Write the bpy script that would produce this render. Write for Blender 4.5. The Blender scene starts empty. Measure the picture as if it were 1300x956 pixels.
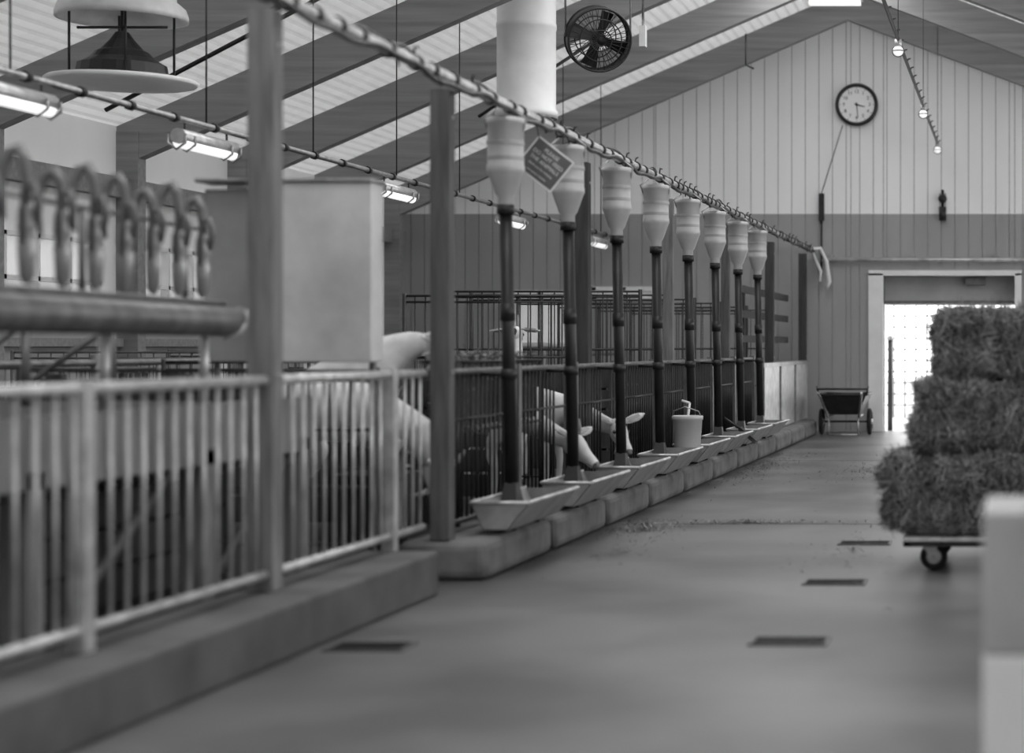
import bpy, bmesh, math, random
from mathutils import Vector, Matrix, noise
random.seed(7)
scene = bpy.context.scene
col = scene.collection
try:
    scene.view_settings.view_transform = 'Standard'
except Exception: pass

# ------------------------------------------------------------------ materials
def mat(name, g, rough=0.6, metal=0.0, amt=0.15, scale=4.0, bump=0.0, bscale=None, stretch=(1,1,1), emit=0, detail=6, ramp=(.3,.7), transl=0):
    m = bpy.data.materials.new(name); m.use_nodes = True
    nt = m.node_tree; b = nt.nodes['Principled BSDF']
    b.inputs['Roughness'].default_value = rough
    b.inputs['Metallic'].default_value = metal
    tc = nt.nodes.new('ShaderNodeTexCoord'); mp = nt.nodes.new('ShaderNodeMapping')
    mp.inputs['Scale'].default_value = stretch
    nt.links.new(tc.outputs['Object'], mp.inputs['Vector'])
    n = nt.nodes.new('ShaderNodeTexNoise'); n.inputs['Scale'].default_value = scale; n.inputs['Detail'].default_value = detail
    nt.links.new(mp.outputs[0], n.inputs['Vector'])
    r = nt.nodes.new('ShaderNodeValToRGB')
    lo = max(0, g*(1-amt)); hi = min(1, g*(1+amt))
    r.color_ramp.elements[0].position = ramp[0]; r.color_ramp.elements[1].position = ramp[1]
    r.color_ramp.elements[0].color = (lo, lo, lo, 1); r.color_ramp.elements[1].color = (hi, hi, hi, 1)
    nt.links.new(n.outputs['Fac'], r.inputs['Fac']); nt.links.new(r.outputs['Color'], b.inputs['Base Color'])
    if bump:
        bn = nt.nodes.new('ShaderNodeBump'); bn.inputs['Strength'].default_value = bump
        n2 = nt.nodes.new('ShaderNodeTexNoise'); n2.inputs['Scale'].default_value = bscale or scale*6; n2.inputs['Detail'].default_value = 8
        nt.links.new(mp.outputs[0], n2.inputs['Vector']); nt.links.new(n2.outputs['Fac'], bn.inputs['Height'])
        nt.links.new(bn.outputs[0], b.inputs['Normal'])
    if emit:
        b.inputs['Emission Color'].default_value = (1, 1, 1, 1); b.inputs['Emission Strength'].default_value = emit
    if transl:
        tr = nt.nodes.new('ShaderNodeBsdfTranslucent'); tr.inputs['Color'].default_value=(.95,.95,.95,1)
        mx = nt.nodes.new('ShaderNodeMixShader'); mx.inputs[0].default_value = transl
        out = nt.nodes['Material Output']
        nt.links.new(b.outputs[0], mx.inputs[1]); nt.links.new(tr.outputs[0], mx.inputs[2]); nt.links.new(mx.outputs[0], out.inputs['Surface'])
    return m

M = dict(
 floor=mat('concrete_floor', .105, .40, amt=.38, scale=.8, bump=.25, bscale=30, detail=14, ramp=(.38,.62)),
 joint=mat('floor_joint', .04, .9),
 conc=mat('concrete_curb', .14, .85, amt=.4, scale=5, bump=.4, bscale=40),
 concd=mat('concrete_beam', .10, .85, amt=.35, scale=3, bump=.4, bscale=30),
 concl=mat('concrete_light', .50, .85, amt=.15, scale=3, bump=.3, bscale=30),
 clad_hi=mat('painted_cladding', .90, .5, amt=.04, scale=1.2, stretch=(1,1,.3)),
 clad_lo=mat('grey_cladding', .33, .5, amt=.10, scale=1.2, stretch=(1,1,.3)),
 groove=mat('cladding_groove', .34, .9),
 white=mat('white_paint', .80, .45, amt=.06),
 bwhite=mat('white_paint_and_sunlit_base', .95, .6, amt=.03),
 offw=mat('offwhite_metal', .7, .4, amt=.12, scale=6),
 beam=mat('glulam_beam', .25, .6, amt=.2, scale=3, stretch=(.3,6,6)),
 roof=mat('roof_sheet', .86, .5, amt=.04, transl=.09),
 rooflo=mat('roof_sheet_groove', .68, .5, amt=.06, transl=.06),
 pane=mat('frosted_pane', .5, .3, amt=.08, transl=.11),
 wood=mat('weathered_wood', .20, .8, amt=.35, scale=5, stretch=(5,5,.6), bump=.3),
 wood2=mat('brown_wood', .10, .8, amt=.35, scale=5, stretch=(5,5,.6), bump=.3),
 woodd=mat('dark_wood', .045, .8, amt=.4, scale=5, stretch=(5,5,.6), bump=.3),
 galv=mat('galvanised_steel', .38, .35, .75, amt=.3, scale=14),
 galvl=mat('galvanised_bar', .56, .36, .5, amt=.28, scale=9),
 galvd=mat('dull_galvanised', .16, .45, .5, amt=.3, scale=9),
 trough=mat('trough_steel', .30, .45, .4, amt=.3, scale=6),
 steel=mat('stainless_sheet', .60, .5, .15, amt=.22, scale=3),
 steel2=mat('dull_sheet', .30, .5, .2, amt=.2, scale=3),
 dark=mat('dark_steel', .028, .4, .5, amt=.3, scale=8),
 black=mat('black_plastic', .014, .45, amt=.2),
 rubber=mat('rubber', .02, .8, amt=.2),
 plastic=mat('hopper_plastic', .52, .35, amt=.16, scale=5, stretch=(1,1,.7)),
 feed=mat('hopper_plastic_band', .36, .4, amt=.1),
 hose=mat('milk_hose', .16, .4, amt=.3),
 cup=mat('teat_cup', .30, .3, .4, amt=.2),
 hay=mat('hay_core', .07, .95, amt=.6, scale=25, bump=1.0, bscale=60),
 hay1=mat('hay_strand_light', .33, .8, amt=.3), hay2=mat('hay_strand_mid', .16, .8, amt=.3), hay3=mat('hay_strand_dark', .06, .9, amt=.3),
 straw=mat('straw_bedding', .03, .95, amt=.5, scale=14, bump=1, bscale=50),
 fur=mat('goat_fur', .60, .9, amt=.18, scale=9, bump=.5, bscale=60),
 furd=mat('goat_ear_inner', .30, .8, amt=.1), nose=mat('goat_nose', .16, .6, amt=.2),
 hoof=mat('hoof', .06, .6), eye=mat('eye', .01, .15),
 lampw=mat('lamp_glow', .9, .4, emit=.9), bulb=mat('bulb_glow', .8, .3, emit=.75),
 face=mat('clock_face', .95, .4, amt=.02),
 signd=mat('sign_panel', .10, .5, amt=.1), letter=mat('sign_letter', .75, .5), outg=mat('outdoor_ground', .5, .9, amt=.15),
 shut=mat('shutter_panel', .42, .5, amt=.1), bucket=mat('bucket_plastic', .50, .4, amt=.08),
)

# ------------------------------------------------------------------ builder
class B:
    def __init__(s): s.v=[]; s.f=[]; s.m=[]; s.sm=[]; s.mats=[]
    def mi(s, k):
        mm = M[k]
        if mm not in s.mats: s.mats.append(mm)
        return s.mats.index(mm)
    def add(s, vs, fs, k, smooth=False):
        o=len(s.v); s.v += [Vector(p) for p in vs]; i=s.mi(k)
        for f in fs: s.f.append([o+a for a in f]); s.m.append(i); s.sm.append(smooth)
    def box(s,x0,x1,y0,y1,z0,z1,k):
        s.hex([(x0,y0,z0),(x1,y0,z0),(x1,y1,z0),(x0,y1,z0),(x0,y0,z1),(x1,y0,z1),(x1,y1,z1),(x0,y1,z1)],k)
    def hex(s,v,k):
        s.add(v,[(0,3,2,1),(4,5,6,7),(0,1,5,4),(1,2,6,5),(2,3,7,6),(3,0,4,7)],k)
    def path(s, pts, r, k, seg=10, cap=True, smooth=True):
        pts=[Vector(p) for p in pts]; n=len(pts)
        rs = r if isinstance(r,(list,tuple)) else [r]*n
        t0=(pts[1]-pts[0]).normalized()
        a=Vector((0,0,1)) if abs(t0.z)<.9 else Vector((1,0,0))
        u=t0.cross(a).normalized(); vs=[]
        for i,p in enumerate(pts):
            t=((pts[min(i+1,n-1)]-pts[max(i-1,0)])).normalized()
            u=(u-t*u.dot(t)).normalized(); w=t.cross(u)
            for j in range(seg):
                an=2*math.pi*j/seg; vs.append(p+(u*math.cos(an)+w*math.sin(an))*rs[i])
        fs=[]
        for i in range(n-1):
            for j in range(seg):
                fs.append((i*seg+j,i*seg+(j+1)%seg,(i+1)*seg+(j+1)%seg,(i+1)*seg+j))
        s.add(vs,fs,k,smooth)
        if cap:
            o=len(s.v)-len(vs); i=s.mi(k)
            s.f.append([o+j for j in range(seg)][::-1]); s.m.append(i); s.sm.append(False)
            s.f.append([o+(n-1)*seg+j for j in range(seg)]); s.m.append(i); s.sm.append(False)
    def cyl(s,p0,p1,r,k,r1=None,seg=12): s.path([p0,p1],[r,r if r1 is None else r1],k,seg)
    def lathe(s,c,prof,k,seg=24,smooth=True,T=None):
        c=Vector(c); vs=[]; n=len(prof)
        for r,z in prof:
            for j in range(seg):
                a=2*math.pi*j/seg; p=Vector((r*math.cos(a),r*math.sin(a),z))
                if T: p=T@p
                vs.append(c+p)
        fs=[(i*seg+j,i*seg+(j+1)%seg,(i+1)*seg+(j+1)%seg,(i+1)*seg+j) for i in range(n-1) for j in range(seg)]
        s.add(vs,fs,k,smooth)
    def ball(s,c,r,k,seg=14):
        s.lathe(c,[(max(.0001,r*math.sin(math.pi*i/8)),-r*math.cos(math.pi*i/8)) for i in range(9)],k,seg)
    def torus(s,c,R,r,k,T=None,n=36,seg=8):
        pts=[]
        for i in range(n+1):
            a=2*math.pi*i/n; p=Vector((R*math.cos(a),R*math.sin(a),0))
            if T: p=T@p
            pts.append(Vector(c)+p)
        s.path(pts,r,k,seg,cap=False)
    def build(s,name,bevel=0,parent=None,matrix=None,recenter=True):
        me=bpy.data.meshes.new(name); o=Vector((0,0,0))
        if recenter and s.v and matrix is None:
            xs=[p.x for p in s.v]; ys=[p.y for p in s.v]; zs=[p.z for p in s.v]
            o=Vector(((min(xs)+max(xs))/2,(min(ys)+max(ys))/2,min(zs)))
        me.from_pydata([p-o for p in s.v],[],s.f)
        for mm in s.mats: me.materials.append(mm)
        me.polygons.foreach_set('material_index',s.m); me.polygons.foreach_set('use_smooth',s.sm)
        me.update()
        ob=bpy.data.objects.new(name,me); col.objects.link(ob); ob.location=o
        if matrix is not None: ob.matrix_world=matrix
        if bevel:
            b=ob.modifiers.new('Bevel','BEVEL'); b.width=bevel; b.segments=3; b.limit_method='ANGLE'
        if parent: ob.parent=parent
        return ob
def empty(name,loc=(0,0,0)):
    e=bpy.data.objects.new(name,None); col.objects.link(e); e.empty_display_size=.1; return e
def text(name,body,size,k,mw,parent=None,ext=.002):
    c=bpy.data.curves.new(name,'FONT'); c.body=body; c.size=size; c.align_x='CENTER'; c.align_y='CENTER'; c.extrude=ext
    ob=bpy.data.objects.new(name+'_tmp',c); col.objects.link(ob)
    dg=bpy.context.evaluated_depsgraph_get(); me=bpy.data.meshes.new_from_object(ob.evaluated_get(dg))
    bpy.data.objects.remove(ob); me.materials.clear(); me.materials.append(M[k])
    o=bpy.data.objects.new(name,me); col.objects.link(o); o.matrix_world=mw
    if parent: o.parent=parent
    return o

# ------------------------------------------------------------------ room shell
YW=27.8; RX=-2.43; RZ=6.38; XL=-9.1; XR=4.2; Y0=-2.0
def roofz(x): return RZ-.435*(RX-x) if x<RX else RZ-.375*(x-RX)
b=B(); b.box(-9.3,4.4,Y0,YW+.3,-.15,0,'floor')
b.build('floor')
b=B()
for y in (13.3,20.7): b.box(-2.8,4.1,y,y+.012,.0005,.0015,'joint')
b.build('floor_joint')
openings=[(-1.95,-.02,-.1,2.29),(-7.42,-6.6,1.25,2.06),(-6.2,-5.33,1.95,2.12)]
def column(b,x0,x1,y0,y1,gap,split):
    xm=(x0+x1)/2; a0=x0+gap; a1=x1-gap
    iv=[(0,None)]
    for ox0,ox1,oz0,oz1 in openings:
        if ox0<xm<ox1:
            iv=[(0,oz0),(oz1,None)] if oz0>0 else [(oz1,None)]
    for z0,z1 in iv:
        cuts=[z0]
        if split and z0<3.2 and (z1 is None or z1>3.2): cuts.append(3.2)
        cuts.append(z1)
        for i in range(len(cuts)-1):
            c0,c1=cuts[i],cuts[i+1]
            t0=roofz(a0) if c1 is None else c1; t1=roofz(a1) if c1 is None else c1
            k=('clad_hi' if c0>=3.2 else 'clad_lo') if split else 'groove'
            b.hex([(a0,y0,c0),(a1,y0,c0),(a1,y1,c0),(a0,y1,c0),(a0,y0,t0),(a1,y0,t1),(a1,y1,t1),(a0,y1,t0)],k)
b=B()
xs=set([XL,XR,RX]+[o[0] for o in openings]+[o[1] for o in openings])
for x0,x1 in zip(sorted(xs)[:-1],sorted(xs)[1:]): column(b,x0,x1,YW+.015,YW+.25,0,False)
x=XL
while x<XR: xs.add(round(x,3)); x+=.2
xs=sorted(xs); xs=[xs[0]]+[q for i,q in enumerate(xs[1:],1) if q-xs[i-1]>.02]
for x0,x1 in zip(xs[:-1],xs[1:]): column(b,x0,x1,YW,YW+.018,.005,True)
b.build('wall_back')
b=B()
b.hex([(XL,Y0-.2,0),(RX,Y0-.2,0),(RX,Y0,0),(XL,Y0,0),(XL,Y0-.2,roofz(XL)),(RX,Y0-.2,RZ),(RX,Y0,RZ),(XL,Y0,roofz(XL))],'clad_hi')
b.hex([(RX,Y0-.2,0),(XR,Y0-.2,0),(XR,Y0,0),(RX,Y0,0),(RX,Y0-.2,RZ),(XR,Y0-.2,roofz(XR)),(XR,Y0,roofz(XR)),(RX,Y0,RZ)],'clad_hi')
b.build('wall_front')
b=B()
def sidewall(b,X0,X1,wins,zt,za,zb):
    ys=[Y0]; 
    for a,c in wins: ys+= [a,c]
    ys.append(YW+.25)
    for i in range(len(ys)-1):
        if i%2==0: b.box(X0,X1,ys[i],ys[i+1],0,zt,'clad_hi')
        else:
            b.box(X0,X1,ys[i],ys[i+1],0,za,'clad_lo'); b.box(X0,X1,ys[i],ys[i+1],zb,zt,'clad_hi')
winL=[(y+.45,y+2.25) for y in (5.7,8.4,11.1,13.8,16.5,19.2,21.9,24.6)]
sidewall(b,XL-.2,XL,winL,roofz(XL),1.45,2.3); b.build('wall_left')
b=B(); openR=[(y+.3,y+2.4) for y in (3.0,5.7,8.4,11.1,13.8,16.5,19.2,21.9,24.6)]
sidewall(b,XR,XR+.2,openR,roofz(XR),2.0,3.6); b.build('wall_right')  # unseen openings, placed and sized to throw daylight onto roof and aisle
n=0
for a,c in winL:
    n+=1; b=B()
    for z in (1.45,1.86,2.26): b.box(XL-.12,XL+.03,a,c,z,z+.04,'white')
    for k_ in range(4): y=a+(c-a-.04)*k_/3; b.box(XL-.12,XL+.03,y,y+.04,1.45,2.30,'white')
    b.add([(XL-.06,a,1.46),(XL-.06,c,1.46),(XL-.06,c,2.29),(XL-.06,a,2.29)],[(0,1,2,3)],'pane')
    b.build('window_%d'%n)
for (x0,x1,z0,z1) in openings[1:]:
    n+=1; b=B()
    for z in (z0,z1-.05): b.box(x0-.03,x1+.03,YW-.03,YW+.1,z,z+.06,'white')
    for x in (x0-.03,(x0+x1)/2-.02,x1-.02): b.box(x,x+.05,YW-.03,YW+.1,z0,z1,'white')
    b.add([(x0,YW+.06,z0),(x1,YW+.06,z0),(x1,YW+.06,z1),(x0,YW+.06,z1)],[(0,1,2,3)],'pane')
    b.build('window_%d'%n)
# roof: thin ribbed sheets, translucency added to brighten their underside, ridge skylight opening
b=B()
def roofstrip(xa,xb,y0,y1):
    nseg=max(1,int(abs(xb-xa)/.12))
    for i in range(nseg):
        a=xa+(xb-xa)*i/nseg; c=xa+(xb-xa)*(i+1)/nseg; w=c-a
        P=[(a,0),(a+w*.66,0),(a+w*.74,.03),(a+w*.92,.03),(c,0)]
        for (p,dp),(q,dq),k in zip(P[:-1],P[1:],('roof','rooflo','rooflo','rooflo')):
            b.add([(p,y0,roofz(p)+dp),(q,y0,roofz(q)+dq),(q,y1,roofz(q)+dq),(p,y1,roofz(p)+dp)],[(0,1,2,3)],k)
GAP=.95
roofstrip(XL-.4,RX-GAP,Y0-.2,YW+.3); roofstrip(RX+GAP,XR+.4,Y0-.2,YW+.3)
roofstrip(RX-GAP,RX,25.0,YW+.3); roofstrip(RX,RX+GAP,25.0,YW+.3)
b.build('ceiling')
for Y in [0.3+2.7*i for i in range(11)]:
    b=B()
    for xa,xb in ((XL,RX),(RX,XR)):
        D=.42; w=.08
        b.hex([(xa,Y-w,roofz(xa)-D),(xb,Y-w,roofz(xb)-D),(xb,Y+w,roofz(xb)-D),(xa,Y+w,roofz(xa)-D),
               (xa,Y-w,roofz(xa)-.002),(xb,Y-w,roofz(xb)-.002),(xb,Y+w,roofz(xb)-.002),(xa,Y+w,roofz(xa)-.002)],'beam')
    b.box(XL,XL+.22,Y-.09,Y+.09,0,roofz(XL)-.05,'beam')
    b.box(XR-.22,XR,Y-.09,Y+.09,0,roofz(XR)-.05,'beam')
    b.build('roof_rafter')
b=B(); b.box(XL,XL+.12,Y0,YW,2.75,2.95,'beam'); b.box(XL+.005,XL+.08,Y0,YW,1.25,1.33,'beam'); b.build('trim_1')

# door
b=B()
b.box(-2.17,-1.95,YW-.05,YW+.45,0,2.33,'white'); b.box(-.02,.08,YW-.05,YW+.45,0,2.33,'white'); b.box(-2.17,.08,YW-.05,YW+.45,2.29,2.37,'white')
b.box(-1.95,-.02,YW+.30,YW+.40,1.93,2.29,'shut'); b.box(-1.95,-.02,YW+.27,YW+.42,1.88,1.93,'galvd'); b.box(-.75,-.45,YW+.15,YW+.3,2.16,2.27,'galvd')
b.build('door_1',bevel=.006)
b=B(); b.cyl((-2.85,YW-.09,2.52),(1.9,YW-.09,2.52),.028,'galvl')
for x in (-2.7,-1.5,-.3,.9,1.8): b.box(x-.02,x+.02,YW-.1,YW,2.5,2.6,'galv')
b.build('sliding_door_rail')
b=B(); b.box(-30,30,YW+.3,80,-.2,-.03,'outg'); b.build('ground')
b=B()
for i in range(60): 
    x=-6+i*.2; b.cyl((x,34,-.03),(x,34,2.4),.018,'galvd',seg=6)
for i in range(12): z=.2+i*.2; b.cyl((-6,34,z),(6,34,z),.018,'galvd',seg=6)
b.build('yard_fence')
b=B(); b.cyl((-1.92,YW+1.0,-.03),(-1.92,YW+1.0,1.35),.04,'black'); b.cyl((-1.92,YW+1.0,1.35),(-1.92,YW+1.0,1.42),.05,'galv'); b.build('bollard')

# ------------------------------------------------------------------ curbs
b=B(); b.box(-3.28,-2.9,3.6,9.5,0,.225,'concd'); b.build('concrete_beam',bevel=.02)
TY=[11.0+1.53*i for i in range(8)]
for i in range(11):
    b=B(); y0=10.07+1.53*i; b.box(-3.3,-2.82,y0,min(y0+1.43,YW-.02),0,.21,'conc'); b.build('concrete_curb',bevel=.05)
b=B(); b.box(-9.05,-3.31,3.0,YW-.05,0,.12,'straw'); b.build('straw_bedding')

# ------------------------------------------------------------------ hoppers, troughs
PX=-2.97
for i,Y in enumerate(TY):
    b=B(); c=(PX,Y,0)
    b.lathe(c,[(.03,2.02),(.045,2.04),(.045,2.12),(.06,2.14),(.102,2.26),(.108,2.27),(.108,2.30),(.104,2.31),(.104,2.54),(.112,2.545),(.112,2.575),(.10,2.58),(.001,2.59)],'plastic',24)
    b.lathe(c,[(.1075,2.42),(.1085,2.425),(.1085,2.44),(.1075,2.445)],'feed',24)
    b.lathe(c,[(.1045,2.33),(.1052,2.335),(.1052,2.35),(.1045,2.355)],'feed',24)
    b.cyl((PX,Y,2.02),(PX,Y,2.075),.052,'black')
    b.cyl((PX+.035,Y,.42),(PX,Y,2.04),.038,'dark',seg=14)
    b.cyl((PX+.012,Y,1.4),(PX+.010,Y,1.5),.045,'dark'); b.cyl((PX+.02,Y,1.06),(PX+.02,Y,1.12),.048,'black')
    b.cyl((PX+.02,Y,1.09),(-3.11,Y,1.09),.012,'dark')
    x=PX+.035
    b.hex([(x-.05,Y-.09,.33),(x+.05,Y-.09,.33),(x+.05,Y+.09,.33),(x-.05,Y+.09,.33),(x-.035,Y-.035,.46),(x+.035,Y-.035,.46),(x+.035,Y+.035,.46),(x-.035,Y+.035,.46)],'black')
    b.path([(PX-.1,Y,2.5),(PX-.13,Y,2.58),(PX-.06,Y,2.63)],.007,'galv',6)
    b.path([(PX+.1,Y,2.5),(PX+.12,Y,2.58),(PX+.05,Y,2.63)],.007,'galv',6)
    b.build('feed_hopper')
    b=B(); y0=Y-.60; y1=Y+.56; t=.008
    P=[(-3.0,.39),(-2.93,.235),(-2.80,.235),(-2.68,.385)]
    for (xa,za),(xb,zb) in zip(P[:-1],P[1:]):
        b.hex([(xa,y0,za),(xb,y0,zb),(xb,y1,zb),(xa,y1,za),(xa,y0,za+t),(xb,y0,zb+t),(xb,y1,zb+t),(xa,y1,za+t)],'trough')
    for y in (y0,y1-.006):
        b.hex([(P[1][0],y,.235),(P[2][0],y,.235),(P[2][0],y+.006,.235),(P[1][0],y+.006,.235),(P[0][0],y,.387),(P[3][0],y,.387),(P[3][0],y+.006,.387),(P[0][0],y+.006,.387)],'trough')
    b.cyl((P[3][0],y0,.39),(P[3][0],y1,.39),.011,'galvl',seg=8); b.cyl((P[0][0],y0,.392),(P[0][0],y1,.392),.008,'galvl',seg=8)
    b.cyl((P[0][0],y0,.39),(P[3][0],y0,.39),.009,'galvl',seg=8)
    b.box(-2.93,-2.83,y0+.3,y0+.34,.21,.238,'dark'); b.box(-2.93,-2.83,y1-.34,y1-.3,.21,.238,'dark')
    b.add([(-2.95,y0+.03,.29),(-2.76,y0+.03,.29),(-2.76,y1-.03,.29),(-2.95,y1-.03,.29)],[(0,1,2,3)],'hay')
    b.build('feed_trough')

# overhead pipe with cable & clips
b=B(); b.cyl((PX-.01,4.5,2.66),(PX-.01,YW-.03,2.66),.03,'galvl',seg=14)
pts=[]; y=4.5
while y<YW-.2:
    pts.append((PX+.035+.010*math.sin(y*5),y,2.620+.015*math.sin(y*3.7)+.008*math.sin(y*11))); y+=.12
b.path(pts,.014,'black',6)
pts=[(p[0]-.06,p[1],p[2]+.075+.01*math.sin(p[1]*9)) for p in pts]; b.path(pts,.009,'dark',6)
y=4.7
while y<YW-.2:
    b.cyl((PX-.01,y,2.66),(PX-.01,y+.05,2.66),.041,'black',seg=10)
    if random.random()<.4: b.path([(PX-.01,y,2.70),(PX+.0,y-.02,2.72+random.random()*.02),(PX+.015,y-.01,2.73)],.006,'black',5)
    if random.random()<.35: b.path([(PX+.03,y,2.63),(PX+.04,y+.02,2.60),(PX+.04,y+.03,2.58)],.006,'black',5)
    y+=random.uniform(.22,.42)
b.path([(PX,YW-.35,2.66),(PX+.12,YW-.3,2.68),(PX+.2,YW-.2,2.5),(PX+.24,YW-.15,2.2),(PX+.2,YW-.15,2.1)],.03,'white',8)
b.path([(PX,YW-.3,2.64),(PX+.05,YW-.2,2.5),(PX+.12,YW-.2,2.35),(PX+.10,YW-.2,2.2)],.022,'white',8)
b.build('overhead_pipe')

# posts
def post(x,y,z0,z1,w,k,name='fence_post'):
    b=B(); b.box(x-w/2,x+w/2,y-w/2,y+w/2,z0,z1,k)
    for z in (z0+.9,z1-.15): b.cyl((x+w/2-.002,y,z),(x+w/2+.008,y,z),.012,'galv',seg=8)
    return b.build(name,bevel=.006)
post(-3.15,7.93,.226,2.66,.11,'wood'); post(-3.08,10.15,.211,2.63,.105,'wood2')
post(-3.18,13.87,.211,2.6,.10,'woodd'); post(-3.18,17.3,.211,2.6,.09,'wood'); post(-3.18,20.7,.211,2.6,.09,'wood2')
post(-3.18,24.4,.211,2.6,.11,'woodd'); post(-3.1,27.45,.211,2.6,.11,'woodd'); post(-3.15,4.9,.226,2.66,.11,'wood')

def fence_panel(name,x,y0,y1,z0,z1,sp,r,kb,kr,rr,skip=(),posts=(),mid=None):
    b=B(); b.cyl((x,y0,z1),(x,y1,z1),rr,kr,seg=10); b.cyl((x,y0,z0),(x,y1,z0),rr*.85,kr,seg=10)
    if mid: b.cyl((x,y0,mid),(x,y1,mid),rr*.5,kb,seg=8)
    y=y0+sp/2
    while y<y1:
        if not any(abs(y-s)<.14 for s in skip): b.cyl((x,y,z0),(x,y,z1),r,kb,seg=8)
        y+=sp
    for p in posts: b.box(x-.03,x+.03,p-.035,p+.035,.12 if x<-3.3 else .227 if p<9.6 else .212,z1+.03,kr)
    return b.build(name)
fence_panel('pen_fence',-3.13,4.97,7.87,.30,1.11,.125,.0085,'galvl','galvl',.022,posts=(6.33,))
fence_panel('pen_fence',-3.13,7.99,9.98,.30,1.11,.125,.0085,'galvl','galvl',.022,posts=(9.45,))
GA,GB=13.15,14.6
ys=[10.22]+[y+.765 for y in TY]
for i in range(8):
    fence_panel('pen_gate',-3.13,ys[i]+.03,ys[i+1]-.03,.27,1.11,.095,.008,'dark','galvd' ,.018,skip=(GA-.17,GB-.17),mid=.84,posts=(ys[i]+.06,ys[i+1]-.06))
b=B()
for i in range(3):
    y0=22.55+i*1.62; b.box(-3.08,-3.02,y0,y0+1.58,.22,1.0,'galvl')
    b.box(-3.1,-3.0,y0,y0+.05,.212,1.06,'galv')
b.box(-3.12,-3.0,22.5,27.38,1.0,1.05,'galv'); b.build('pen_panel')
b=B(); 
for y in (23.1,25.7): b.box(-3.40,-3.32,y,y+.08,.12,2.0,'woodd')
for z in (1.3,1.6,1.9): b.box(-3.32,-3.29,22.6,27.3,z,z+.09,'woodd')
b.build('board_fence')

def partition(y,x0,x1,z0,z1,sp=.085,k='black',name='wire_pen_divider'):
    b=B()
    for z in (z0,z0+(z1-z0)*.33,z0+(z1-z0)*.66,z1-.05,z1): b.cyl((x0,y,z),(x1,y,z),.010,k,seg=6)
    x=x0
    while x<=x1+.001: b.cyl((x,y,z0),(x,y,z1),.006,k,seg=6); x+=sp
    for x in (x0,x1): b.cyl((x,y,.12),(x,y,z1+.02),.018,k,seg=8)
    b.build(name)
partition(15.3,-4.95,-3.45,.2,1.66)
partition(12.2,-5.5,-4.3,.2,1.15) 
for y in (17.2,18.4,20.1,21.9,24.0,26.0): partition(y,-5.3,-3.42,.2,1.75,sp=.11,k='dark')
partition(19.2,-8.6,-5.9,.2,1.2,sp=.11,k='galvd'); partition(16.2,-8.6,-5.9,.2,1.2,sp=.11,k='galvd'); partition(13.0,-8.6,-5.9,.2,1.15,sp=.11,k='galvd')
partition(10.05,-5.3,-3.4,.2,1.12,sp=.11,k='dark')
b=B()
for z in (.5,.85,1.15): b.cyl((-5.65,5,z),(-5.65,27,z),.022,'galvd',seg=8)
y=5
while y<27.1: b.cyl((-5.65,y,.12),(-5.65,y,1.2),.03,'galvd',seg=8); y+=2.2
b.build('pen_rail')
for y in (14.5,17.6,20.3,23.2):
    b=B()
    for x in (-8.4,-7.0,-5.95): b.box(x,x+.09,y,y+.5,.12,1.0,'woodd')
    for z in (.25,.5,.75): b.box(-8.4,-5.86,y-.025,y,z,z+.18,'woodd'); b.box(-8.4,-5.86,y+.5,y+.525,z,z+.18,'woodd')
    b.box(-8.4,-5.86,y,y+.5,.4,.43,'woodd'); b.build('wooden_feed_bunk')
for y in (10.3,11.75,13.75,16.9,18.9):
    b=B(); xr=-4.45 if y<11 else -3.6
    for i in range(5): b.box(-5.4,xr,y-.02,y+.02,.16+i*.18,.32+i*.18,'woodd')
    for x in (-5.3,xr-.15): b.box(x,x+.08,y+.02,y+.1,.12,1.1,'woodd')
    b.build('timber_pen_screen')

# hay rack behind fence + step
b=B()
for z in (.75,1.16): b.cyl((-3.22,10.9,z),(-3.22,12.8,z),.01,'dark',seg=6); b.cyl((-3.42,10.9,1.16),(-3.42,12.8,1.16),.01,'dark',seg=6)
y=10.9
while y<12.81:
    b.path([(-3.22,y,1.16),(-3.22,y,.75),(-3.42,y,1.16)],.005,'dark',5); y+=.12
for y in (10.9,12.8): b.cyl((-3.22,y,.21),(-3.22,y,1.16),.016,'dark',seg=6)
def strands(b,n,fn,ln=(.06,.16),w=.002):
    for _ in range(n):
        p,d,nn=fn(); l=random.uniform(*ln); d=d.normalized(); s=d.cross(nn)
        if s.length<1e-3: continue
        s=s.normalized()*w*random.uniform(.7,1.5); bend=nn*random.uniform(-.01,.02)
        a=p-d*l/2; c=p+d*l/2; m_=p+bend
        b.add([a-s,a+s,m_+s,m_-s,c],[(0,1,2,3),(3,2,4)],random.choice(('hay1','hay2','hay2','hay3')))
def rackfn():
    y=random.uniform(10.95,12.75); h=random.random(); x=-3.32+random.uniform(-.09,.09)*(.3+h)
    return Vector((x,y,.8+h*.42)),Vector((random.uniform(-1,1),random.uniform(-1,1),random.uniform(-.5,.5))),Vector((random.uniform(-1,1),random.uniform(-1,1),1)).normalized()
b.hex([(-3.27,10.95,.78),(-3.24,10.95,.78),(-3.24,12.75,.78),(-3.27,12.75,.78),(-3.40,10.95,1.16),(-3.24,10.95,1.16),(-3.24,12.75,1.16),(-3.40,12.75,1.16)],'hay')
strands(b,2200,rackfn,w=.003); b.build('hay_rack')
b=B(); b.box(-3.98,-3.62,11.02,11.50,.12,.47,'woodd'); b.box(-4.0,-3.60,11.0,11.52,.47,.50,'woodd'); b.build('wooden_step')

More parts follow.
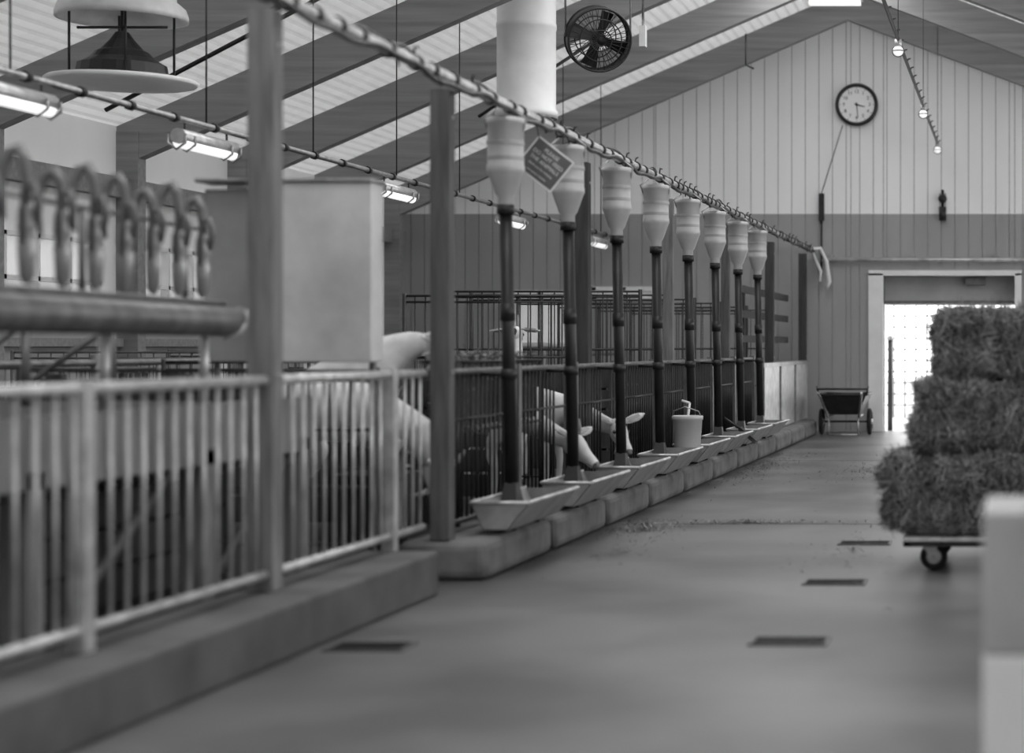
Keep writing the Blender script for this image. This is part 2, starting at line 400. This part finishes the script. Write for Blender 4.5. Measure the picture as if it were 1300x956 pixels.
# ------------------------------------------------------------------ straw on floor
def heap(name,cx,cy,rx,ry,n,z=.003,hz=.03):
    b=B()
    def fn():
        a=random.uniform(0,6.283); q=abs(random.gauss(0,.6))
        return Vector((max(-2.76,cx+rx*q*math.cos(a)),cy+ry*q*math.sin(a),z+random.uniform(0,hz)*max(0,1-q))),Vector((random.uniform(-1,1),random.uniform(-1,1),random.uniform(-.1,.1))),Vector((0,0,1))
    strands(b,n,fn,ln=(.03,.10),w=.002); b.build(name)
heap('spilled_straw',-2.55,13.0,.3,.55,700); heap('spilled_straw',-2.6,19.5,.25,2.6,900); heap('spilled_straw',-1.9,13.4,.9,.12,500,hz=.01)
heap('spilled_straw',-1.5,19,1.0,3.0,500,hz=.01); heap('spilled_straw',-1.0,11.6,.35,2.0,160,hz=.006); heap('spilled_straw',-2.4,11.5,.35,1.4,160,hz=.006)

# drains
for x,y in ((-.957,8.0),(-.958,10.0),(-.96,12.0),(-2.68,7.85)):
    b=B(); b.box(x-.165,x+.165,y-.11,y+.11,.0,.004,'black')
    for i in range(7): yy=y-.10+i*.031; b.box(x-.15,x+.15,yy,yy+.006,.003,.007,'dark')
    for s in (-1,1): b.box(x+s*.158-.006,x+s*.158+.006,y-.11,y+.11,.003,.008,'galvd'); b.box(x-.165,x+.165,y+s*.105-.005,y+s*.105+.005,.003,.008,'galvd')
    b.build('floor_drain')

# ------------------------------------------------------------------ hay bales + trolley
def bale(x0,x1,y0,y1,z0,z1,n,seed):
    random.seed(seed); b=B(); N=26
    cx,cy,cz=(x0+x1)/2,(y0+y1)/2,(z0+z1)/2; h=Vector(((x1-x0)/2,(y1-y0)/2,(z1-z0)/2)); R=.09
    def surf(p):
        q=Vector((max(-h.x+R,min(h.x-R,p.x)),max(-h.y+R,min(h.y-R,p.y)),max(-h.z+R,min(h.z-R,p.z))))
        d=p-q
        if d.length>1e-6: d.normalize()
        o=q+d*R; w=Vector((cx,cy,cz))+o
        nz=noise.noise(w*6+Vector((seed,0,0)))*.06+noise.noise(w*20)*.03
        flake=-.024*max(0,math.cos(w.x*2*math.pi/.11+noise.noise(w*4)*3))**4
        if abs(d.z)>.7: nz*=.35
        return w+d*(nz+flake),d
    faces=[(Vector((1,0,0)),Vector((0,1,0))),(Vector((0,1,0)),Vector((0,0,1))),(Vector((0,0,1)),Vector((1,0,0)))]
    for u,v in faces:
        nrm=u.cross(v)
        for s in (-1,1):
            vs=[];fs=[]
            for i in range(N+1):
                for j in range(N+1):
                    a=-1+2*i/N; c=-1+2*j/N; p=u*a+v*c+nrm*s
                    p=Vector((p.x*h.x,p.y*h.y,p.z*h.z)); vs.append(surf(p)[0])
            for i in range(N):
                for j in range(N):
                    f=(i*(N+1)+j,(i+1)*(N+1)+j,(i+1)*(N+1)+j+1,i*(N+1)+j+1); fs.append(f if s>0 else f[::-1])
            b.add(vs,fs,'hay',True)
    def fn():
        while True:
            p=Vector((random.uniform(-1,1),random.uniform(-1,1),random.uniform(-1,1)))
            ax=random.choice((0,0,1,1,1,2)); 
            p[ax]=-1 if (ax==1 or random.random()<.5) else 1
            if ax==0 and random.random()<.1: p[0]=1
            w,d=surf(Vector((p.x*h.x,p.y*h.y,p.z*h.z)))
            if d.length<.1: continue
            out=random.uniform(.4,1.8) if random.random()<.35 else random.uniform(-.15,.35)
            t=Vector((random.gauss(0,.6),random.gauss(0,.5),random.gauss(0,.8))); t=t-d*t.dot(d)+d*out
            return w+d*.006,t,d
    strands(b,n,fn,ln=(.03,.17),w=.0022)
    for tx in (x0+.25*(x1-x0),x0+.75*(x1-x0)):
        hy,hz=h.y+.004,h.z-.004
        b.path([(tx,cy-hy,cz-hz+.05),(tx,cy-hy,cz+hz-.05),(tx,cy-hy+.05,cz+hz),(tx,cy+hy-.05,cz+hz),(tx,cy+hy,cz+hz-.05),(tx,cy+hy,cz-hz+.05)],.003,'hay3',5)
    b.build('hay_bale')
for r,(ya,yb) in enumerate(((10.42,10.90),(10.95,11.43))):
    n=9500 if r==0 else 2500
    bale(-.735+.04*r,.30,ya,yb,.225,.665,n,11+r); bale(-.56+.03*r,.42,ya+.01,yb,.675,1.065,n,21+r); bale(-.45+.05*r,.50,ya+.02,yb,1.075,1.465,n,31+r)
random.seed(3)
b=B(); b.box(-.62,.55,10.38,11.5,.175,.20,'galvl')
for x in (-.62,.52): b.box(x,x+.03,10.38,11.5,.15,.18,'dark')
for y in (10.38,11.47): b.box(-.62,.55,y,y+.03,.15,.18,'dark')
Ty=Matrix.Rotation(math.pi/2,4,'X'); Tx=Matrix.Rotation(math.pi/2,4,'Y')
for x in (-.46,.42):
    for y in (10.58,11.3):
        b.torus((x,y,.077),.056,.021,'rubber',T=Ty,n=24); b.cyl((x,y-.016,.077),(x,y+.016,.077),.042,'galvl'); b.cyl((x,y-.038,.077),(x,y+.038,.077),.012,'galv')
        for s in (-1,1): 
            yy=y+s*.033; b.hex([(x-.015,yy-.003,.065),(x+.015,yy-.003,.065),(x+.015,yy+.003,.065),(x-.015,yy+.003,.065),(x-.075,yy-.003,.155),(x+.02,yy-.003,.155),(x+.02,yy+.003,.155),(x-.075,yy+.003,.155)],'galvl')
        b.box(x-.08,x+.04,y-.05,y+.05,.15,.175,'galvl')
b.build('platform_trolley')

# ------------------------------------------------------------------ right low wall
b=B(); b.box(-.083,.9,4.7,5.2,0,.48,'bwhite'); b.box(-.083,.9,4.7,5.2,.48,.84,'concl'); b.build('low_partition',bevel=.01)  # lower part whitened, sunlight put into its colour

# ------------------------------------------------------------------ hand cart
e=empty('garden_cart'); b=B(); cx,cy=-2.41,26.75
for s in (-1,1):
    b.torus((cx+s*.34,cy,.19),.155,.033,'rubber',T=Tx,n=28); b.torus((cx+s*.34,cy,.19),.12,.01,'galv',T=Tx,n=28)
    b.cyl((cx+s*.34-.04,cy,.19),(cx+s*.34+.04,cy,.19),.035,'galv')
    for a in range(6):
        an=a*math.pi/3; b.cyl((cx+s*.34,cy,.19),(cx+s*.34,cy+.13*math.cos(an),.19+.13*math.sin(an)),.008,'galv',seg=6)
b.cyl((cx-.34,cy,.19),(cx+.34,cy,.19),.014,'dark')
def quad(a,c,d,f,k): b.add([a,c,d,f],[(0,1,2,3)],k)
B0=[(cx-.20,cy-.35,.30),(cx+.20,cy-.35,.30),(cx+.20,cy+.35,.30),(cx-.20,cy+.35,.30)]
T0=[(cx-.33,cy-.5,.58),(cx+.33,cy-.5,.58),(cx+.33,cy+.5,.58),(cx-.33,cy+.5,.58)]
b.add(B0,[(0,1,2,3)],'dark')
for i in range(4): j=(i+1)%4; quad(B0[i],B0[j],T0[j],T0[i],'dark')
b.path(T0+[T0[0]],.016,'black',8)
for s in (-1,1):
    b.path([(cx+s*.2,cy+.4,.27),(cx+s*.22,cy-.4,.27),(cx+s*.28,cy-.75,.55),(cx+s*.30,cy-.95,.62)],.016,'galv',8)
    b.path([(cx+s*.2,cy-.35,.28),(cx+s*.21,cy-.4,.02),(cx+s*.21,cy-.3,.015)],.013,'galv',8)
    b.path([(cx+s*.33,cy-.5,.58),(cx+s*.36,cy-.52,.70)],.01,'dark',6)
b.path([(cx-.2,cy-.4,.02),(cx+.2,cy-.4,.02)],.012,'galv',8)
b.path([(cx-.36,cy-.52,.66),(cx+.36,cy-.52,.66)],.014,'dark',8)
b.build('cart_body',parent=e)

# ------------------------------------------------------------------ clock
e=empty('wall_clock'); b=B(); cc=(-2.34,YW-.03,4.80)
b.lathe(cc,[(.001,-.02),(.31,-.02),(.315,.03),(.30,.065),(.275,.07),(.262,.05),(.26,.03)],'black',48,T=Ty)
b.lathe(cc,[(.262,.032),(.001,.033)],'face',48,T=Ty,smooth=False)
for i in range(12):
    a=i*math.pi/6; r0=.235; w=.004
    T=Matrix.Translation(cc)@Matrix.Rotation(a,4,'Y')
    b.hex([T@Vector(p) for p in [(-w,-.036,r0),(w,-.036,r0),(w,-.034,r0),(-w,-.034,r0),(-w,-.036,.252),(w,-.036,.252),(w,-.034,.252),(-w,-.034,.252)]],'black')
for a,l,w in ((math.radians(105),.125,.010),(math.radians(174),.19,.007)):
    T=Matrix.Translation(cc)@Matrix.Rotation(a,4,'Y')
    b.hex([T@Vector(p) for p in [(-w,-.045,-.03),(w,-.045,-.03),(w,-.04,-.03),(-w,-.04,-.03),(-w*.5,-.045,l),(w*.5,-.045,l),(w*.5,-.04,l),(-w*.5,-.04,l)]],'black')
b.lathe(cc,[(.018,.03),(.018,.05),(.001,.052)],'black',16,T=Ty)
b.build('clock_case',parent=e)
for i in range(1,13):
    a=i*math.pi/6
    text('numeral_%d'%i,str(i),.07,'black',Matrix.Translation((cc[0]+.19*math.sin(a),cc[1]-.036,cc[2]+.19*math.cos(a)))@Ty,parent=e,ext=.0008)

b=B(); x=-1.08; b.cyl((x,YW-.06,3.1),(x,YW-.06,3.3),.055,'black'); b.ball((x,YW-.07,3.42),.065,'dark'); b.cyl((x,YW-.05,3.3),(x,YW-.05,3.55),.02,'dark'); b.box(x-.05,x+.05,YW-.04,YW,3.12,3.5,'galv')
b.build('wall_hydrant_fitting')  # hydrant-like fitting on the end wall
b=B(); b.path([(-2.86,YW-.02,3.2),(-2.86,YW-.02,2.6),(-2.86,YW-.02,2.3)],.016,'dark',6); b.box(-2.9,-2.82,YW-.05,YW,3.1,3.5,'dark')
b.path([(-2.86,YW-.02,3.5),(-2.55,YW-.02,4.5)],.006,'dark',5); b.build('wall_conduit')

# ------------------------------------------------------------------ ridge light line
b=B(); X=-1.13; Z=4.2
b.path([(X,6,Z),(X,14,Z+.02),(X,20,Z-.02),(X,27.6,Z-.03)],.018,'dark',8)
y=7
while y<27.5:
    b.path([(X,y,Z),(X+.01,y,Z+.03),(X+.03,y+.03,Z+.04)],.008,'black',5); y+=.6
for y in (8.3,13.2,18.1,23.0,27.2):
    b.cyl((X,y,Z-.01),(X,y,Z-.08),.035,'galvl'); b.ball((X,y,Z-.12),.05,'bulb'); b.torus((X,y,Z-.12),.055,.006,'galvd',n=16,seg=5); b.torus((X,y,Z-.12),.055,.006,'galvd',T=Ty,n=16,seg=5)
    b.path([(X,y,Z),(X,y,roofz(X)-.02)],.004,'dark',5)
b.build('ridge_light_string')
b=B(); b.box(-2.92,-2.2,26.6,26.8,6.08,6.15,'lampw'); b.box(-2.95,-2.17,26.57,26.83,6.14,6.19,'galvl'); b.cyl((-2.5,26.7,6.19),(-2.5,26.7,6.33),.01,'dark'); b.build('ridge_lamp')

# left fluorescent line
LX=-5.8; LZ=2.69
b=B(); b.cyl((LX,6,2.83),(LX,YW-.1,2.83),.022,'galv',seg=8)
for y in (10.9,13.54,15.6,17.7,19.7,21.75,24.2,26.4): b.cyl((LX,y,2.83),(LX,y,roofz(LX)-.01),.006,'dark',seg=6)
y=6.5
while y<27: b.cyl((LX,y,2.83),(LX,y+.05,2.83),.034,'dark',seg=8); y+=.65
b.build('lamp_suspension_pipe')
for y in (10.9,13.54,17.7,21.75,26.2):
    b=B()
    b.path([(LX,y-.46,LZ+.02),(LX,y+.46,LZ+.02)],.055,'galvl',12)
    b.path([(LX,y-.44,LZ-.02),(LX,y+.44,LZ-.02)],.045,'lampw',12)
    for i in (0,1,5,6): yy=y-.48+i*.156; b.path([(LX-.06,yy,LZ+.03),(LX-.062,yy,LZ-.03),(LX,yy,LZ-.075),(LX+.062,yy,LZ-.03),(LX+.06,yy,LZ+.03)],.009,'galv',6)
    for yy in (y-.35,y+.35): b.cyl((LX,yy,LZ+.05),(LX,yy,2.808),.008,'dark',seg=6)
    b.build('fluorescent_lamp')

# ------------------------------------------------------------------ chimneys and fan
b=B(); c=(-5.18,20,0); b.lathe(c,[(.29,3.68),(.325,3.66),(.325,3.74),(.305,3.76),(.305,4.6),(.312,4.61),(.312,4.66),(.305,4.67),(.305,5.35)],'white',40)
b.lathe(c,[(.29,3.68),(.28,4.2),(.28,5.3)],'groove',40); b.build('ventilation_duct')
b=B(); c=(-7.14,15.1,0)
b.lathe(c,[(.40,4.5),(.40,4.02),(.47,3.96),(.49,3.90),(.49,3.86),(.46,3.86),(.38,3.95),(.37,4.4)],'offw',40)
b.lathe(c,[(.001,3.77),(.05,3.76),(.09,3.70),(.16,3.62),(.20,3.60),(.24,3.55),(.33,3.50),(.345,3.42),(.30,3.40)],'black',20,smooth=False)
b.lathe(c,[(.30,3.395),(.55,3.385),(.57,3.37),(.55,3.345),(.30,3.34),(.001,3.34)],'bwhite',44)
for a in range(4):
    an=a*math.pi/2+.5; p=Vector((c[0]+.38*math.cos(an),c[1]+.38*math.sin(an),0))
    b.cyl((p.x,p.y,3.38),(p.x,p.y,3.95),.010,'dark',seg=6)
b.cyl((c[0],c[1],3.7),(c[0],c[1],4.3),.012,'dark',seg=6); b.cyl((c[0]-.36,c[1],3.80),(c[0]+.36,c[1],3.80),.012,'dark',seg=6)
b.build('ventilation_chimney')
b=B(); R=.30
for z in (-.07,.07): b.torus((0,0,z),R,.012,'black')
b.torus((0,0,-.10),.2,.006,'black'); b.torus((0,0,-.115),.1,.006,'black'); b.torus((0,0,.1),.2,.006,'black')
b.lathe((0,0,0),[(R,-.07),(R+.004,0),(R,.07)],'dark',40)
for i in range(28):
    a=i*2*math.pi/28; c_,s_=math.cos(a),math.sin(a)
    b.path([(R*c_,R*s_,-.07),(.2*c_,.2*s_,-.10),(.04*c_,.04*s_,-.12)],.0035,'black',5); b.path([(R*c_,R*s_,.07),(.05*c_,.05*s_,.11)],.0035,'black',5)
b.lathe((0,0,0),[(.001,-.10),(.06,-.09),(.07,-.03),(.07,.16),(.001,.17)],'dark',20)
for i in range(4):
    a=i*math.pi/2+.3; T=Matrix.Rotation(a,4,'Z')@Matrix.Rotation(.5,4,'X')
    b.hex([T@Vector(p) for p in [(.05,-.035,-.004),(.27,-.09,-.004),(.27,.07,-.004),(.05,.035,-.004),(.05,-.035,.004),(.27,-.09,.004),(.27,.07,.004),(.05,.035,.004)]],'dark')
Mf=Matrix.Translation((-3.98,18,4.18))@Matrix.Rotation(math.radians(28),4,'Z')@Matrix.Rotation(math.radians(-72),4,'X')
Mi=Mf.inverted()
for dx in (-.33,.33):
    p=Mf@Vector((dx*.95,0,0)); b.path([Mi@p,Mi@Vector((p.x,p.y,roofz(p.x)))],.010,'galv',6)
b.build('barn_fan',matrix=Mf)
b=B(); b.box(-3.64,-3.58,18.25,18.33,4.15,4.35,'offw'); b.cyl((-3.61,18.29,4.35),(-3.61,18.29,roofz(-3.61)),.012,'galv'); b.build('fan_control_box')
b=B(); b.path([(-7.9,16.4,3.3),(-5.9,16.4,4.35)],.02,'dark',6); b.path([(-6.2,21.8,3.9),(-4.9,21.8,4.75)],.02,'dark',6)
b.path([(-3.5,24.5,5.3),(-3.5,24.5,4.9),(-3.4,24.5,4.85)],.015,'dark',6); b.build('roof_brace')

# ------------------------------------------------------------------ hanging sign
e=empty('hanging_sign'); T=Matrix.Translation((-2.93,11.75,2.385))@Matrix.Rotation(math.radians(8),4,'Z')@Ty@Matrix.Rotation(math.radians(-38),4,'Z')
b=B()
def pl(w,h,z0,z1,k): b.hex([T@Vector(p) for p in [(-w,-h,z0),(w,-h,z0),(w,h,z0),(-w,h,z0),(-w,-h,z1),(w,-h,z1),(w,h,z1),(-w,h,z1)]],k)
pl(.137,.119,-.003,0,'white'); pl(.127,.109,0,.0015,'signd')
b.path([T@Vector((-.125,.105,0)),(PX,11.7,2.63)],.003,'black',5); b.build('sign_board',parent=e)
for i,(tx,sz) in enumerate((('PLEASE',.034),('DO NOT FEED',.034),('THE ANIMALS',.034),('thank you for keeping',.02),('our goats healthy',.02))):
    text('lettering_%d'%i,tx,sz,'letter',T@Matrix.Translation((0,.07-.038*i,.003)),parent=e,ext=.0005)

# ------------------------------------------------------------------ milking rack on the left
b=B()
p0=Vector((-3.50,6.2,1.37)); p1=Vector((-3.77,9.0,1.37))
b.path([p0,p1,p1+Vector((.02,.1,.01)),p1+Vector((.03,.13,.06))],[.072,.072,.06,.03],'galvd',18)
b.path([p1+Vector((.0,.0,-.075)),p1+Vector((.055,.05,-.05)),p1+Vector((.085,.06,0)),p1+Vector((.085,.06,.06))],.012,'galvl',8)
b.cyl(p0+Vector((0,0,.085)),p1+Vector((0,0,.085)),.014,'galvd')
b.cyl(p0+Vector((-.12,0,.44)),p1+Vector((-.12,0,.44)),.010,'galvd')
for t in (.12,.5,.93):
    p=p0.lerp(p1,t); b.cyl((p.x-.12,p.y,1.36),(p.x-.12,p.y,1.82),.014,'galvd'); b.cyl((p.x-.12,p.y,1.36),(p.x,p.y,1.36),.018,'galv'); b.cyl((p.x-.03,p.y,.985),(p.x-.03,p.y,1.33),.022,'galvl')
b.build('milking_rail')
for i in range(8):
    t=.10+i*.113; p=p0.lerp(p1,t)
    b=B(); z=1.475; x,y=p.x,p.y; dz=-.05+.03*math.sin(i*2.3)
    b.lathe((x,y,0),[(.012,z),(.026,z+.03),(.032,z+.14),(.026,z+.18),(.033,z+.20),(.029,z+.27),(.014,z+.29)],'cup',14)
    zt=z+dz
    b.path([(x,y,z+.28),(x,y,zt+.40),(x-.005,y,zt+.47),(x-.03,y,zt+.515),(x-.06,y-.01,zt+.50),(x-.078,y-.02,zt+.44),(x-.082,y-.02,zt+.35),(x-.07,y-.02,zt+.26)],[.014,.018,.021,.023,.022,.018,.013,.006],'hose',10)
    b.path([(x+.03,y,z+.22),(x+.055,y-.02,z+.30),(x+.04,y-.03,z+.36),(x+.005,y-.03,z+.34),(x+.0,y-.035,z+.15)],[.012,.014,.014,.012,.010],'hose',8)
    b.build('milking_cluster')
# cabinet
b=B(); b.box(-4.13,-3.87,9.62,9.74,1.17,2.05,'steel2'); b.box(-3.87,-3.26,9.56,9.74,1.17,2.08,'steel'); b.box(-4.15,-3.25,9.54,9.76,2.08,2.10,'galv')
for x in (-4.1,-3.3): b.cyl((x,9.7,.12),(x,9.7,1.17),.02,'galvd')
b.build('steel_cabinet',bevel=.008)
# platform (milking stand)
b=B(); b.box(-5.3,-3.55,5.2,9.4,.80,.98,'woodd'); b.box(-3.55,-3.5,5.2,9.4,.74,1.0,'wood')
for y in (5.3,6.75,8.2,9.3):
    b.box(-3.6,-3.5,y-.06,y+.06,.12,.8,'wood'); b.box(-5.3,-5.2,y-.06,y+.06,.12,.8,'woodd')
for y in (5.95,7.5,8.8): b.path([(-3.56,y-.55,.15),(-3.56,y+.55,.78)],.022,'wood2',6)
for z in (.14,.31,.48,.65): b.box(-4.0,-3.9,5.2,9.4,z,z+.15,'woodd')
b.build('milking_platform')
b=B()
for y in (6.0,7.2,8.4,9.2): b.cyl((-4.4,y,.985),(-4.4,y,1.36),.02,'galvd'); b.path([(-4.4,y,1.36),(-4.9,y,1.0)],.016,'galvd',8)
b.cyl((-4.4,5.6,1.36),(-4.4,9.3,1.36),.02,'galvd'); b.build('stanchion_rail')

# ------------------------------------------------------------------ bucket, scoop
b=B(); c=(-2.86,16.45,0); z=.36
b.lathe(c,[(.001,z),(.105,z),(.112,z+.02),(.128,z+.25),(.135,z+.255),(.135,z+.285),(.128,z+.29),(.122,z+.28),(.10,z+.05),(.001,z+.04)],'bucket',28)
b.path([(c[0]-.13,c[1],z+.25),(c[0]-.11,c[1]-.08,z+.33),(c[0],c[1]-.12,z+.37),(c[0]+.11,c[1]-.08,z+.33),(c[0]+.13,c[1],z+.25)],.005,'galv',6)
b.path([(c[0]-.02,c[1],z+.06),(c[0]+.02,c[1],z+.40)],.010,'white',8); b.path([(c[0]+.02,c[1],z+.40),(c[0]-.05,c[1],z+.42)],.010,'white',8)
b.build('plastic_bucket')
b=B(); Y=19.3
b.path([(-2.98,Y,.52),(-2.80,Y,.40)],.014,'black',8)
b.hex([(-2.83,Y-.08,.40),(-2.66,Y-.08,.26),(-2.66,Y+.08,.26),(-2.83,Y+.08,.40),(-2.81,Y-.08,.43),(-2.64,Y-.07,.29),(-2.64,Y+.07,.29),(-2.81,Y+.08,.43)],'black'); b.build('feed_scoop')

# ------------------------------------------------------------------ goats
def goat(pos,yaw,spine,front,hind,hd,scale=1.0,ear_drop=-.2,ear=1.0,hyaw=0):
    """spine ends at the poll; hd = (dx,dz) direction of the face"""
    e=empty('goat'); V=[];E=[];R=[]
    def av(p,r): V.append(Vector(p)); R.append(r); return len(V)-1
    prev=None; ids=[]
    for x,y,z,r in spine:
        i=av((x,y,z),r); ids.append(i)
        if prev is not None: E.append((prev,i))
        prev=i
    root=ids[1]
    t=av((spine[0][0]-.07,0,spine[0][2]+.07),.035); E.append((ids[0],t)); t2=av((spine[0][0]-.12,0,spine[0][2]+.12),.02); E.append((t,t2))
    hoofs=[]
    for s in (-1,1):
        for chain,att in ((hind,ids[0]),(front,ids[3])):
            p=att
            for (x,y,z,r) in chain:
                i=av((x,y*s,z),r); E.append((p,i)); p=i
            hoofs.append(V[p].copy())
    me=bpy.data.meshes.new('goat_body'); me.from_pydata(V,E,[]); me.update()
    ob=bpy.data.objects.new('goat_tmp',me); col.objects.link(ob)
    ob.modifiers.new('Skin','SKIN')
    for i,d in enumerate(me.skin_vertices[0].data):
        d.radius=(R[i],R[i]); d.use_root=(i==root)
    ss=ob.modifiers.new('Sub','SUBSURF'); ss.levels=2; ss.render_levels=2
    dg=bpy.context.evaluated_depsgraph_get(); me2=bpy.data.meshes.new_from_object(ob.evaluated_get(dg))
    bpy.data.objects.remove(ob); me2.materials.clear(); me2.materials.append(M['fur'])
    for p in me2.polygons: p.use_smooth=True
    mw=Matrix.Translation(pos)@Matrix.Rotation(yaw,4,'Z')@Matrix.Scale(scale,4)
    o=bpy.data.objects.new('body',me2); col.objects.link(o); o.matrix_world=mw; o.parent=e
    b=B(); poll=V[ids[-1]]
    d=Vector((hd[0]*math.cos(hyaw),hd[0]*math.sin(hyaw),hd[1])).normalized()
    side=Vector((-math.sin(hyaw),math.cos(hyaw),0)); up=d.cross(side)
    if up.z<0: up=-up
    # skull loft: (s, half width, top, bottom)
    rings=[(-.075,.020,.030,-.035),(-.055,.045,.055,-.060),(-.02,.058,.070,-.075),(.03,.062,.072,-.080),(.075,.058,.060,-.075),(.12,.044,.043,-.062),(.165,.036,.030,-.050),(.205,.036,.024,-.046),(.235,.033,.016,-.042),(.255,.022,.004,-.032),(.262,.006,-.008,-.020)]
    n=16; vs=[]
    for s_,w,tp,bt in rings:
        c=poll+d*s_+up*((tp+bt)/2); hh=(tp-bt)/2
        for j in range(n):
            a=2*math.pi*j/n; ca,sa=math.cos(a),math.sin(a)
            ca=math.copysign(abs(ca)**.85,ca); sa=math.copysign(abs(sa)**.85,sa)
            ww=w*(1 if sa>-.2 else .82); vs.append(c+side*ca*ww+up*sa*hh)
    for lo_,hi_,k in ((0,8,'fur'),(8,10,'nose')):
        fs=[(i*n+j,i*n+(j+1)%n,(i+1)*n+(j+1)%n,(i+1)*n+j) for i in range(lo_,hi_) for j in range(n)]
        b.add(vs,fs,k,True)
    for s in (-1,1):
        base=poll+side*s*.050+up*.045-d*.015; dr=(side*s+up*ear_drop-d*.2).normalized(); nn=dr.cross(d).normalized(); ww=dr.cross(nn)
        ev=[];st=((0,.016),(.04,.032),(.09,.036),(.13,.025),(.16,.004)) 
        for l,w in st:
            c=base+dr*l*ear; ev+= [c-ww*w*ear, c+nn*.010, c+ww*w*ear, c-nn*.004]
        fs=[(i*4+j,i*4+(j+1)%4,(i+1)*4+(j+1)%4,(i+1)*4+j) for i in range(4) for j in range(4)]
        b.add(ev,fs,'fur',True)
        for q in (-1,1): b.add([base+dr*.03-ww*.018+nn*.011*q,base+dr*.03+ww*.018+nn*.011*q,base+dr*.12*ear+ww*.014+nn*.011*q,base+dr*.12*ear-ww*.014+nn*.011*q],[(0,1,2,3)],'furd')
        b.ball(poll+d*.062+side*s*.054+up*.026,.014,'eye',10)
        b.ball(poll+d*.243+side*s*.020+up*.002,.008,'hoof',8)
        b.path([poll+d*.250+side*s*.010-up*.026,poll+d*.225+side*s*.031-up*.024,poll+d*.19+side*s*.036-up*.026],.003,'hoof',5)
        hb=poll+side*s*.022+up*.06
        b.path([hb,hb+up*.05-d*.02,hb+up*.09-d*.06],[.015,.011,.004],'furd',8)
    b.path([poll+d*.09-up*.06,poll+d*.10-up*.12,poll+d*.09-up*.17],[.018,.012,.002],'fur',8)
    for hp in hoofs:
        b.lathe((hp.x,hp.y,hp.z),[(.001,-.022),(.032,-.022),(.026,.02),(.001,.03)],'hoof',10)
    h=b.build('head_and_hooves',matrix=mw); h.parent=e
    return e
HIND=[(-.36,.10,.58,.085),(-.27,.12,.42,.055),(-.44,.11,.25,.028),(-.42,.11,.09,.022),(-.40,.11,.022,.026)]
FRONT=[(.25,.09,.54,.065),(.19,.10,.42,.042),(.22,.10,.25,.026),(.21,.10,.09,.020),(.23,.10,.022,.025)]
S=[(-.36,0,.67,.13),(-.18,0,.68,.15),(.02,0,.65,.17),(.22,0,.64,.15)]
goat((-3.78,GA,.12),-.25,S+[(.38,0,.61,.105),(.52,0,.54,.080),(.64,0,.485,.066),(.73,0,.455,.055)],FRONT,HIND,(.85,-.60),ear_drop=.25,scale=1.04,ear=1.0,hyaw=-.15)
goat((-3.78,GB,.12),-.25,S+[(.38,0,.62,.105),(.52,0,.56,.080),(.64,0,.51,.066),(.73,0,.485,.055)],FRONT,HIND,(.75,-.65),ear_drop=.35,scale=1.04,ear=1.1,hyaw=-.6)
H2=[(-.36,.10,.66,.09),(-.24,.12,.50,.055),(-.40,.11,.27,.028),(-.37,.11,.09,.022),(-.35,.11,.022,.026)]
F2=[(.17,.09,.80,.065),(.12,.10,.68,.042),(.15,.10,.56,.026),(.13,.10,.47,.020),(.15,.10,.404,.025)]
goat((-3.93,11.27,.12),.03,[(-.36,0,.80,.14),(-.20,0,.88,.16),(-.02,0,.97,.175),(.16,0,1.06,.15),(.28,0,1.13,.105),(.38,0,1.15,.075),(.45,0,1.14,.055)],F2,H2,(.6,-.8))
# goat grazing hay from the bedding just behind the near fence
goat((-3.72,10.75,.12),.02,[(-.36,0,.67,.14),(-.18,0,.69,.16),(.0,0,.66,.18),(.16,0,.64,.15),(.27,0,.56,.10),(.34,0,.46,.075),(.38,0,.38,.055)],[(.19,.09,.54,.065),(.13,.10,.42,.042),(.16,.10,.25,.026),(.15,.10,.09,.020),(.17,.10,.022,.025)],HIND,(.25,-.97),scale=1.14)
goat((-4.27,15.95,.12),1.75,S+[(.34,0,.78,.11),(.40,0,.95,.08),(.44,0,1.08,.062),(.47,0,1.14,.05)],FRONT,HIND,(.9,-.35),scale=1.08)

# ------------------------------------------------------------------ light
w=bpy.data.worlds.new('World'); scene.world=w; w.use_nodes=True
bg=w.node_tree.nodes['Background']; bg.inputs['Color'].default_value=(1,1,1,1); bg.inputs['Strength'].default_value=4.5
def portal(name,loc,rot,sx,sy):
    l=bpy.data.lights.new(name,'AREA'); l.shape='RECTANGLE'; l.size=sx; l.size_y=sy
    o=bpy.data.objects.new(name,l); col.objects.link(o); o.location=loc; o.rotation_euler=rot
    l.cycles.is_portal=True
portal('skylight_portal',(RX,11.5,6.2),(0,0,0),1.9,27)
portal('right_opening_portal',(XR+.05,15,2.8),(0,math.radians(90),0),1.6,24.5)
portal('door_portal',(-.98,YW+.4,1.0),(math.radians(-90),0,0),1.95,1.9)

# ------------------------------------------------------------------ camera
cam=bpy.data.cameras.new('camera'); co=bpy.data.objects.new('camera',cam); col.objects.link(co)
co.location=(0,0,1.25); co.rotation_euler=(math.radians(90),0,0)
cam.sensor_width=36; cam.lens=2400*36/1300; cam.shift_x=-640/1300; cam.shift_y=-38/1300
cam.dof.use_dof=True; cam.dof.focus_distance=17.5; cam.dof.aperture_fstop=1.3; cam.clip_end=300
scene.camera=co
